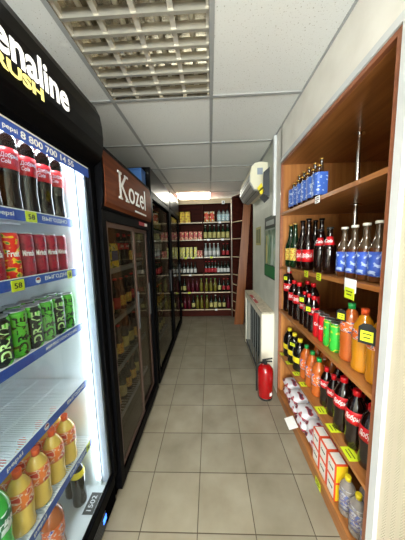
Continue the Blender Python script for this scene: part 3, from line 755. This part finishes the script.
# ------------------------------------------------------------------ dim coolers
def cooler(name, label, y0, y1, H, hdr0, hdr_mat, front=-.56, ndoors=1, shelves=(.3, .65, 1.0, 1.35), split=None):
    t = thing(name, label, 'refrigerator', (-.9, (y0+y1)/2, 0)); ox_, oy_ = -.9, (y0+y1)/2
    def B(nm, m, x0, x1, a, b, z0, z1, parent=t, bevel=0): return MB().box(x0-ox_, x1-ox_, a-oy_, b-oy_, z0, z1).obj(nm, m, parent, bevel=bevel)
    c = MB()
    for b in ((-1.25, front-.04, y0, y0+.025, .08, hdr0), (-1.25, front-.04, y1-.025, y1, .08, hdr0), (-1.25, -1.22, y0+.025, y1-.025, .08, hdr0), (-1.25, front-.04, y0, y1, 0, .08), (-1.25, front-.04, y0, y1, hdr0, H)):
        c.box(b[0]-ox_, b[1]-ox_, b[2]-oy_, b[3]-oy_, b[4], b[5])
    c.obj('cabinet', BLACKM, t)
    l = MB()
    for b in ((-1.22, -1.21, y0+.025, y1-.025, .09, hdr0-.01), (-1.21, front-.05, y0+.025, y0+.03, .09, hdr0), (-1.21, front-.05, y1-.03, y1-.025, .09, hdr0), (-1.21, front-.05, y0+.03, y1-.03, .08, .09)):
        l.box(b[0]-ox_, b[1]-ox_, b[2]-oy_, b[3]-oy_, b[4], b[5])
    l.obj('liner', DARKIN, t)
    fr = MB()
    fr.box(front-.04-ox_, front-ox_, y0-oy_, y0+.05-oy_, .04, hdr0).box(front-.04-ox_, front-ox_, y1-.05-oy_, y1-oy_, .04, hdr0)
    fr.box(front-.04-ox_, front-ox_, y0+.05-oy_, y1-.05-oy_, .04, .12).box(front-.04-ox_, front-ox_, y0+.05-oy_, y1-.05-oy_, hdr0-.06, hdr0)
    fr.obj('front_frame', BLACK, t, bevel=.002)
    ys_ = [y0+.05]+([split] if split else [])+[y1-.05]
    for k in range(len(ys_)-1):
        a, b = ys_[k]+.002, ys_[k+1]-.002; xx = front-.012-(.018 if k % 2 else 0)
        d = MB(); w = .032
        for q in ((a, a+w, .122, hdr0-.062), (b-w, b, .122, hdr0-.062)): d.box(xx-.012-ox_, xx-ox_, q[0]-oy_, q[1]-oy_, q[2], q[3])
        d.box(xx-.012-ox_, xx-ox_, a+w-oy_, b-w-oy_, .122, .15).box(xx-.012-ox_, xx-ox_, a+w-oy_, b-w-oy_, hdr0-.09, hdr0-.062)
        dd = d.obj('door', BROWNREFL if split else BLACKM, t)
        B('door_glass', GLASSD, xx-.008, xx-.004, a+w, b-w, .15, hdr0-.09, parent=dd)
        B('handle', DGREY, xx, xx+.012, b-w+.006, b-.01, .85, 1.15, parent=dd, bevel=.003)
    for zz in shelves:
        s = MB(); q = y0+.035
        while q < y1-.035:
            s.tube((-1.2-ox_, q-oy_, zz-.004), (front-.1-ox_, q-oy_, zz-.004), .002, 5); q += .03
        s.box(-1.2-ox_, -1.19-ox_, y0+.032-oy_, y1-.032-oy_, zz-.014, zz-.006)
        so = s.obj('wire_shelf', CANM, t)
        MB().box(front-.10-ox_, front-.096-ox_, y0+.032-oy_, y1-.032-oy_, zz-.03, zz+.006).obj('price_strip', GREYP, so)
    return t, B, ox_, oy_
c2, B2, ox2, oy2 = cooler('beer_cooler', 'dark beer cooler with wood print header and two sliding glass doors', 1.135, 2.08, 2.03, 1.70, KOZW, split=1.66)
hp = [(-.60, 1.70), (-.556, 1.70), (-.548, 1.74), (-.543, 1.80), (-.541, 1.86), (-.543, 1.93), (-.549, 1.99), (-.556, 2.03), (-.60, 2.03)]
h2 = MB().prism([(a-ox2, b) for a, b in hp], 1.135-oy2, 2.08-oy2).obj('header', BLACK, c2)
hp2 = [(a+.003 if 0 < i < 8 else a, min(max(b, 1.715), 2.01)) for i, (a, b) in enumerate(hp)]
MB().prism([(a-ox2, b) for a, b in hp2], 1.16-oy2, 2.055-oy2).obj('header_panel', KOZW, h2)
hl = lettering('header_lettering', 'Kozel', .52, .155, WHITE, h2, (-.5365-ox2, 1.60-oy2, 1.868), '+x', bold=.0, depth=.0015)
MB().box(-.5385-ox2, -.5355-ox2, 1.60-oy2, 1.87-oy2, 1.745, 1.757).obj('header_underline', WHITE, h2)
sf = MB()
for y, zz in ((1.352, 1.943), (1.352, 1.793), (1.455, 1.943), (1.46, 1.793)): sf.box(-.5385-ox2, -.5350-ox2, y-.028-oy2, y+.028-oy2, zz-.006, zz+.006)
sf.obj('header_serifs', WHITE, h2)
stk = B2('sticker', RLAB, -.56, -.559, 1.74, 1.96, 1.665, 1.693); MB().box(-.559-ox2, -.5586-ox2, 1.88-oy2, 1.955-oy2, 1.667, 1.691).obj('sticker_white_end', WHITE, stk)
c3, B3, ox3, oy3 = cooler('bottle_cooler', 'tall black glass door cooler with green bottles, just past the beer cooler', 2.14, 3.12, 2.24, 2.02, BLACK, shelves=(.35, .72, 1.09, 1.40, 1.68))
c4, B4, ox4, oy4 = cooler('corner_cooler', 'farthest black glass door cooler, next to the far display unit', 3.16, 4.0, 2.26, 2.02, BLACK, shelves=(.35, .72, 1.09, 1.40, 1.68))
B3('header', HEADER, -.60, -.556, 2.14, 3.12, 2.02, 2.24, bevel=.004)
B4('header', HEADER, -.60, -.556, 3.16, 4.0, 2.02, 2.26, bevel=.004)
B4('header_trim', mat('pale_header_trim', (220, 216, 200), .4), -.556, -.552, 3.2, 3.98, 2.215, 2.25)
bb = thing('blue_box', 'blue cardboard box lying on top of the beer cooler', 'box', (-.70, 2.0, 2.031))
MB().box(-.12, .12, -.06, .06, 0, .12).obj('carton', BLUEC, bb, bevel=.002)
MB().box(-.122, .122, -.062, .062, .12, .135).obj('lid', BLUEC, bb, bevel=.002)
# simple bottles for dim interiors and the far unit
def small_proto(key, name, kind, h, r, liquid, cap, label, lz=(.12, .45)):
    bottle_proto(key, name, kind, h, r, liquid, cap, label, lz, seg=12)
small_proto('vg', 'green_glass_bottle', 'longneck', .27, .033, mat('fresh_green_glass', (30, 96, 40), .1, coat=.5), GOLD, CRLAB)
small_proto('vc', 'clear_bottle', 'wine', .27, .035, CLRB, SILVC, WLAB)
small_proto('vr', 'red_label_bottle', 'wine', .26, .032, DKGRN, REDCAP, RLAB)
small_proto('vw', 'wine_bottle', 'wine', .25, .031, DKGRN, INK, WLAB)
small_proto('vm', 'berry_bottle', 'wine', .27, .034, MAGENTA, INK, None)
small_proto('vs', 'straw_coloured_bottle', 'wine', .27, .034, STRAW, GREENCAP, None)
small_proto('vd', 'dark_bottle', 'wine', .27, .034, DKGRN, INK, CRLAB)
small_proto('va', 'water_bottle', 'pet', .24, .04, CLRB, INK, AQUA, (.1, .62))
small_proto('vgs', 'green_wine_bottle', 'wine', .28, .038, GREENG, SILVC, CRLAB, (.08, .5))
small_proto('vk', 'brown_bottle', 'longneck', .25, .032, BROWNG, REDCAP, YLAB)
# cooler 2 contents
for si, zz in enumerate((.3, .65, 1.0, 1.35)):
    for k in range(7):
        y = 1.24+k*.115
        if si == 3 and k < 4: continue
        key = ['vk', 'vd', 'vk', 'cola05'][si] if k % 3 else ['vd', 'vk', 'vr', 'vk'][si]
        put(key, -.72, y, zz, PI/2, 'dim bottle inside the beer cooler, %s from left, %s shelf from bottom' % (ORD[k], ORD[si]), group='bottles inside the beer cooler')
for k in range(3):
    t = thing('carton_pack', 'teal and yellow carton on the beer cooler top shelf, %s from left' % ORD[k], 'box', (-.72, 1.25+k*.13, 1.351), group='cartons in the beer cooler')
    MB().box(-.05, .05, -.055, .055, 0, .17).obj('carton', YELPK, t); MB().box(.05, .051, -.05, .05, .05, .12).obj('front_print', BLUEC, t)
for si, zz in enumerate((.35, .72, 1.09, 1.40, 1.68)):
    for k in range(8):
        y = 2.24+k*.112
        key = ['vd', 'vk', 'vr', 'vc', 'vg'][si]
        put(key, -.71, y, zz, PI/2, 'bottle inside the tall glass cooler, %s from left, %s shelf up' % (ORD[k], ORD[si]), group='bottles inside the tall glass cooler')
    for k in range(5):
        put(['vd', 'vk', 'vr', 'vc', 'vg'][si], -.71, 3.27+k*.15, zz, PI/2, 'bottle inside the farthest cooler, %s from left, %s shelf up' % (ORD[k], ORD[si]), group='bottles inside the farthest cooler')

# ------------------------------------------------------------------ far display unit
un = thing('display_unit', 'tall dark red wood display unit of bottles across the end of the aisle', 'shelves', (-.13, 4.6, 0))
def ub(name, m, x0, x1, y0, y1, z0, z1, parent=un, bevel=0): return MB().box(x0+.13, x1+.13, y0-4.6, y1-4.6, z0, z1).obj(name, m, parent, bevel=bevel)
UX0, UX1, UM = -.76, .42, -.14
ub('side_panel', MAHO, UX0, UX0+.02, 4.4, 4.78, 0, 2.38); ub('side_panel', MAHO, UX1-.02, UX1, 4.4, 4.78, 0, 2.38)
ub('back_panel', MAHO, UX0, UX1, 4.78, 4.79, 0, 2.38); ub('divider', MAHO, UM-.009, UM+.009, 4.4, 4.78, .16, 2.28)
ub('plinth', MAHO, UX0+.02, UX1-.02, 4.43, 4.78, 0, .14)
ub('top_panel', MAHO, UX0+.02, UX1-.02, 4.4, 4.78, 2.36, 2.38)
ub('crown_rail', CREAM, UX0+.0, UX1, 4.385, 4.399, 2.29, 2.38)
UZ = [1.937, 1.60, 1.245, .893, .523, .16]
for zz in UZ:
    for a, b in ((UX0+.02, UM-.009), (UM+.009, UX1-.02)):
        s = ub('shelf', MAHO, a, b, 4.402, 4.78, zz-.02, zz)
        ub('edge_band', CREAM, a, b, 4.398, 4.402, zz-.02, zz, parent=s)
cam_ = thing('security_camera', 'tiny white security camera under the crown of the far display unit', 'camera', (.27, 4.36, 2.30))
MB().box(-.03, .03, -.025, .024, -.03, .03).obj('housing', WHITE, cam_, bevel=.006); MB().tube((0, -.028, 0), (0, -.024, 0), .013, 14).obj('lens', INK, cam_)
SN = ['top', 'second', 'third', 'fourth', 'fifth', 'lowest']
def row(key, xs, si, desc, grp, y=4.47, rz=0):
    for k, x in enumerate(xs):
        put(key, x, y, UZ[si], rz, '%s, %s from left on the %s shelf of the far unit' % (desc, ORD[k], SN[si]), group=grp)
def lsp(a, b, n): return [a+(b-a)*k/(n-1) for k in range(n)]
def packs(xs, si, w, d, h, m, desc, grp, name='snack_bag', y=4.47, pil=False):
    for k, x in enumerate(xs):
        lab = '%s, %s from left on the %s shelf of the far unit' % (desc, ORD[k], SN[si]) if len(xs) > 1 else desc
        if pil:
            t = pillow(name, lab, (x, y+.03, UZ[si]+h/2+.004), w, h, d, (PI/2, 0, 0), [m, m], grp, band=False)
        else:
            t = thing(name, lab, 'box', (x, y, UZ[si]+.002), group=grp)
            MB().box(-w/2, w/2, -d/2, d/2, 0, h).obj('carton', m, t, bevel=.003)
packs([-.545, -.44], 0, .095, .1, .21, YELBOX, 'yellow carton', 'yellow cartons', 'carton_box')
packs([-.06, .05], 0, .10, .06, .21, CRISP, 'red and orange snack bag', 'snack bags', pil=True)
row('va', [.19, .275, .355], 0, 'bottle with pale blue label', 'pale blue labelled bottles')
packs(lsp(-.66, -.20, 6), 1, .075, .1, .155, REDWH, 'red and white pack', 'red and white packs', 'snack_pack')
row('vgs', lsp(-.09, .355, 6), 1, 'green wine bottle', 'green wine bottles')
packs([-.60, -.54, -.46, -.39, -.30], 2, .055, .08, .20, YELPK, 'yellow pack', 'yellow packs', 'snack_pack')
packs([-.24, -.185], 2, .045, .07, .13, REDWH, 'small red pack', 'small red packs', 'snack_pack')
row('vc', lsp(-.09, .16, 4), 2, 'clear bottle with white label', 'clear bottles')
row('vr', [.27, .35], 2, 'bottle with red label', 'red labelled bottles')
row('vw', lsp(-.62, -.32, 5), 3, 'dark bottle with white label', 'white labelled wine bottles')
row('vr', lsp(-.094, .097, 4), 3, 'bottle with red label', 'red labelled bottles')
row('vw', lsp(.162, .36, 4), 3, 'white labelled dark bottle', 'white labelled wine bottles')
def mixrow(keys, xs, si, y=4.47):
    nm = {'vm': 'berry coloured bottle', 'vs': 'straw coloured bottle', 'vd': 'dark bottle with cream label', 'vr': 'bottle with red label', 'vgs': 'green wine bottle'}
    for k, (ky, x) in enumerate(zip(keys, xs)):
        put(ky, x, y, UZ[si], 0, '%s, %s from left on the %s shelf of the far unit' % (nm[ky], ORD[k], SN[si]), group='bottles on the %s shelf of the far unit' % SN[si])
xsL, xsR = lsp(-.64, -.20, 6), lsp(-.09, .355, 6)
mixrow(['vd', 'vd', 'vm', 'vm', 'vm', 'vs']+['vs', 'vs', 'vs', 'vd', 'vr', 'vr'], xsL+xsR, 4)
mixrow(['vd', 'vm', 'vm', 'vd', 'vs', 'vs']+['vs', 'vd', 'vgs', 'vd', 'vd', 'vm'], xsL+xsR, 5)
for si, xs in ((0, [.20]), (1, [-.03, .25]), (2, [-.5, -.35, .02]), (3, [-.42]), (4, [-.45]), (5, [.1])):
    for k, x in enumerate(xs):
        t = thing('price_card', 'small pale price card on the %s shelf edge of the far unit%s' % (SN[si], '' if len(xs) == 1 else ', %s from left' % ORD[k]), 'price card', (x, 4.3975, UZ[si]-.012), group='price cards on the far unit')
        MB().box(-.025, .025, -.0015, 0, -.018, .018).obj('card', NEON if si in (2, 4) else WHITE, t)
# angled side unit towards the right
au = thing('angled_unit', 'narrow dark wood shelf unit set at an angle beside the far display unit', 'shelves', (.44, 4.36, 0))
A = Vector((.435, 4.37)); Bp = Vector((.615, 4.01)); D = Vector((.27, .13))
def quad(p0, p1, p2, p3, z0, z1):
    pr = [(p.x-.44, p.y-4.36) for p in (p0, p1, p2, p3)]
    return MB().prism(pr, z0, z1, 'z')
C_ = Bp+D; Dd = A+D
quad(Dd, C_, C_+D*.04, Dd+D*.04, 0, 2.38).obj('back_panel', MAHO, au)
quad(A, A+(Bp-A)*.04, Dd+(Bp-A)*.04, Dd, 0, 2.38).obj('side_panel', MAHO, au)
quad(Bp-(Bp-A)*.04, Bp, C_, C_-(Bp-A)*.04, 0, 2.38).obj('side_panel', MAHO, au)
quad(A, Bp, C_, Dd, 2.38, 2.40).obj('top_panel', MAHO, au)
AZ = [1.92, 1.60, 1.25, .90, .70, .53, .35, .16]
for zz in AZ:
    a_, b_ = A+(Bp-A)*.045, Bp-(Bp-A)*.045
    s = quad(a_, b_, b_+D*.99, a_+D*.99, zz-.016, zz).obj('shelf', MAHO, au)
    n_ = Vector((-D.y, D.x))*0
    quad(a_-D*.012, b_-D*.012, b_-D*.001, a_-D*.001, zz-.016, zz).obj('edge_band', CREAM, s)
# leaning brown board between the angled unit and the wall
bo = thing('brown_board', 'tall brown wooden board leaning at the end of the right wall', 'board', (.5, 3.93, 0))
v = []
for y in (3.93, 3.95):
    for x, zz in ((.417, 0), (.585, 0), (.735, 2.33), (.612, 2.33)): v.append((x-.5, y-3.93, zz))
bm_ = MB(); bm_.add(v, [(0, 1, 2, 3), (4, 7, 6, 5), (0, 4, 5, 1), (1, 5, 6, 2), (2, 6, 7, 3), (3, 7, 4, 0)]); bm_.obj('panel', BOARD, bo, bevel=.002)

# ------------------------------------------------------------------ air conditioner
ac = thing('air_conditioner', 'cream wall air conditioner high on the right wall', 'air conditioner', (.55, 2.8, 2.2))
pf = [(.65, 2.375), (.57, 2.385), (.51, 2.375), (.475, 2.34), (.460, 2.27), (.460, 2.18), (.505, 2.10), (.65, 2.07)]
MB().prism([(a-.55, b-2.2) for a, b in pf], 2.53-2.8, 3.33-2.8, 'y').obj('casing', ACW, ac, bevel=.006)
pv = [(.448, 2.235), (.452, 2.19), (.50, 2.125), (.56, 2.10), (.565, 2.108), (.505, 2.137), (.46, 2.20)]
fl_ = [(.461, 2.26), (.452, 2.25), (.450, 2.17), (.495, 2.09), (.58, 2.056), (.582, 2.084), (.506, 2.10), (.461, 2.18)]
MB().prism([(a-.55, b-2.2) for a, b in fl_], 2.535-2.8, 3.325-2.8, 'y').obj('vent_flap', ACG, ac)
for k in range(3):
    a, b = [(.452, 2.20), (.470, 2.13), (.53, 2.076)][k]
    MB().tube((a-.552, 2.54-2.8, b-2.2), (a-.552, 3.31-2.8, b-2.2), .004, 8).obj('vent_slat', DGREY, ac)
MB().box(-.015, .045, 2.5285-2.8, 2.53-2.8, .05, .12).obj('side_label', GREYP, ac)
# label strip / cord block hanging beside it
hl_ = thing('hanging_strip', 'grey folded strip with a yellow and black striped end below the air conditioner', 'strip', (.6, 2.32, 2.02))
def quadstrip(p, thick=.004):
    m = MB(); v = [(x-.6, 0, z_-2.02) for x, z_ in p]+[(x-.6, thick, z_-2.02) for x, z_ in p]; n = len(p)
    m.add(v, [tuple(range(n)), tuple(range(n, 2*n))[::-1]]+[(i, i+n, (i+1) % n+n, (i+1) % n) for i in range(n)]); return m
quadstrip([(.553, 2.21), (.615, 2.26), (.615, 1.97), (.548, 2.005)]).obj('grey_sheet', DGREY, hl_)
quadstrip([(.49, 2.057), (.534, 2.107), (.565, 2.02), (.528, 1.988)], .003).obj('striped_yellow', YELL, hl_)
quadstrip([(.505, 2.03), (.547, 2.07), (.553, 2.054), (.511, 2.016)], .0035).obj('black_stripe', INK, hl_)
quadstrip([(.516, 1.963), (.553, 2.0), (.615, 1.956), (.565, 1.906)], .003).obj('dark_end', INK, hl_)

# posters
def poster_mat():
    m = mat('bottle_poster_print', (70, 110, 90), .3)
    n = nn(m, 'ShaderNodeTexNoise'); n.inputs['Scale'].default_value = 9; n.inputs['Detail'].default_value = 3
    lk(m, coords(m, (1, 3, .8)), n.inputs['Vector'])
    r = ramp(m, n.outputs['Fac'], [(.3, (40, 84, 66)), (.45, (86, 120, 96)), (.55, (150, 172, 164)), (.68, (176, 170, 110))])
    lk(m, r.outputs['Color'], bsdf(m).inputs['Base Color']); return m
po = thing('poster', 'green framed poster of bottles on the right wall beside the shelving niche', 'poster', (.648, 2.40, 1.45))
MB().box(-.008, 0, -.235, .20, -.33, .33).obj('frame', mat('dark_green_frame', (24, 66, 48), .4), po)
MB().box(-.010, -.008, -.215, .18, -.19, .20).obj('print', poster_mat(), po)
MB().box(-.010, -.008, -.215, .18, -.315, -.20).obj('green_band', mat('green_print', (30, 120, 66), .4), po)
MB().box(-.010, -.008, -.215, .18, .215, .31).obj('dark_band', mat('dark_print', (30, 44, 40), .4), po)
MB().box(-.0115, -.010, -.17, .13, .235, .285).box(-.0115, -.010, -.20, .165, .185, .198).obj('white_bands', mat('greyish_print', (170, 180, 176), .4), po)
for k, y in enumerate((-.12, -.01, .10)):
    MB().prism([(y-.03, -.18), (y+.03, -.18), (y+.03, .0), (y+.012, .05), (y+.012, .13), (y-.012, .13), (y-.012, .05), (y-.03, .0)], -.0115, -.010, 'x').obj('printed_bottle', mat('printed_bottle_%d' % k, [(176, 190, 180), (110, 150, 110), (196, 186, 110)][k], .4), po)
p2 = thing('notice', 'small yellowish notice sheet on the right wall beyond the poster', 'notice', (.6495, 2.98, 1.59))
MB().box(-.0015, 0, -.15, .15, -.12, .12).obj('sheet', mat('aged_paper', (176, 170, 110), .6), p2)
MB().box(-.0022, -.0015, -.11, -.01, -.09, .09).box(-.0022, -.0015, .02, .12, -.09, .09).obj('print', mat('dull_print', (110, 116, 80), .6), p2)

# ------------------------------------------------------------------ radiator screen
ra = thing('radiator_screen', 'cream radiator cover with a dark barred front along the right wall', 'radiator cover', (.59, 2.73, 0))
def rb(name, m, x0, x1, y0, y1, z0, z1, parent=ra, bevel=.002): return MB().box(x0-.59, x1-.59, y0-2.73, y1-2.73, z0, z1).obj(name, m, parent, bevel=bevel)
rb('end_panel', CREAMP, .53, .648, 2.20, 2.22, .02, .77)
rb('end_panel', CREAMP, .53, .648, 3.25, 3.27, .02, .77)
rb('top_board', MARB, .515, .649, 2.185, 3.29, .77, .79)
rb('front_rail', CREAMP, .515, .53, 2.19, 3.28, .71, .768)
rb('front_post', CREAMP, .515, .53, 2.19, 2.25, .0, .71); rb('front_post', CREAMP, .515, .53, 3.19, 3.28, .0, .71)
rb('bottom_rail', DGREY, .515, .528, 2.25, 3.19, .03, .055)
rb('shade_backing', mat('inner_shade_black', (6, 6, 6), 1, spec=0), .60, .605, 2.22, 3.25, .03, .765)  # black sheet stands in for the shade inside the cover
for k in range(8):
    y = 2.30+k*.115
    rb('grille_bar', mat('grey_bar', (132, 136, 134), .4) if k == 0 else MATS['grey_bar'],   .525, .529, y, y+.026, .055, .71, bevel=0)
rd = thing('red_leaflet', 'red and white leaflet lying on the radiator cover', 'leaflet', (.545, 2.75, .7905))
MB().box(-.018, .018, -.2, .22, 0, .003).obj('paper', RLAB, rd); MB().box(-.01, .008, -.03, .04, .003, .0036).obj('white_print', WHITE, rd)

# ------------------------------------------------------------------ fire extinguisher
fe = thing('fire_extinguisher', 'red fire extinguisher standing on the floor by the shelving niche', 'fire extinguisher', (.51, 2.0, 0))
R_ = .074
MB().lathe([(R_*.86, .0), (R_*.9, .02), (R_, .03), (R_, .27), (R_*.93, .30), (R_*.6, .33), (R_*.3, .34)], 32).obj('cylinder', RED, fe)
MB().lathe([(R_*.93, .0), (R_*.93, .018), (R_*.86, .02)], 32).obj('base_ring', RUBB, fe)
va = MB().lathe([(.018, .335), (.018, .365), (.012, .372)], 16).obj('valve', RUBB, fe)
MB().prism([(-.03, .362), (.06, .362), (.062, .370), (-.03, .372)], -.009, .009, 'y').obj('lower_lever', RUBB, va)
MB().prism([(-.03, .374), (.02, .385), (.065, .392), (.065, .399), (.018, .393), (-.03, .384)], -.008, .008, 'y').obj('upper_lever', RUBB, va)
hs = MB(); pts = [Vector((-.02*0-.018, -.0, .355)), Vector((-.055, -.012, .362)), Vector((-.082, -.016, .335)), Vector((-.088, -.02, .26)), Vector((-.088, -.02, .16)), Vector((-.087, -.02, .08))]
for a, b in zip(pts, pts[1:]): hs.tube(a, b, .0085, 10)
hs.obj('hose', RUBB, fe)
st = MB()
sg = 10; v = []
for zz in (.05, .085):
    for k in range(sg+1):
        a = -PI/2+.35+k*.04; v.append(((R_+.0008)*math.cos(a), (R_+.0008)*math.sin(a), zz))
st.add(v, [(k, k+1, k+sg+2, k+sg+1) for k in range(sg)]); st.obj('sticker', WHITE, fe)

# ------------------------------------------------------------------ lights, world, camera
def area(name, loc, rot, sx, sy, power, color=(1, 1, 1)):
    l = bpy.data.lights.new(name, 'AREA'); l.shape = 'RECTANGLE'; l.size = sx; l.size_y = sy; l.energy = power; l.color = color
    o = bpy.data.objects.new(name, l); COL.objects.link(o); o.location = loc; o.rotation_euler = rot; return o
area('window_daylight', ((wx0+wx1)/2, Y0-.25, 1.3), (PI/2+.35, 0, 0), 1.4, 1.3, 170, (1, .985, .96))
area('rear_fill_light', (CX+CS/2, CY-3.5*CS, HC-.03), (0, 0, 0), .6, .6, 16, (1, .96, .9))  # fill light under the added lamp behind the camera
area('far_lamp_light', (CX+CS/2, CY+4.5*CS, HC-.03), (0, 0, 0), .6, .6, 20, (.95, 1, .86))
area('cooler_light', (-.69, .73, 1.94), (0, 0, 0), .03, .6, 4, (.92, .96, 1))
w = bpy.data.worlds.new('World'); scene.world = w; w.use_nodes = True
w.node_tree.nodes['Background'].inputs['Color'].default_value = (.75, .85, 1, 1)
w.node_tree.nodes['Background'].inputs['Strength'].default_value = 1.0

cam = bpy.data.cameras.new('Camera'); co = bpy.data.objects.new('Camera', cam); COL.objects.link(co)
f_px, pi_, ya, ro = 217.72, .1172, -.0377, -.0248
cx_, sx_ = math.cos(pi_), math.sin(pi_)
fw = Vector((math.sin(ya)*cx_, math.cos(ya)*cx_, -sx_)); rt = Vector((math.cos(ya), -math.sin(ya), 0)); up = rt.cross(fw)
c, s = math.cos(ro), math.sin(ro)
r2 = rt*c+up*s; u2 = -rt*s+up*c
M = Matrix((r2, u2, -fw)).transposed().to_4x4(); M.translation = (0, 0, 1.5)
co.matrix_world = M
cam.sensor_fit = 'HORIZONTAL'; cam.sensor_width = 36; cam.lens = f_px/405*36; cam.clip_start = .02
scene.camera = co
scene.view_settings.view_transform = 'Standard'; scene.view_settings.look = 'None'
scene.view_settings.exposure = 1.15; scene.view_settings.gamma = 1
scene.view_settings.use_curve_mapping = False
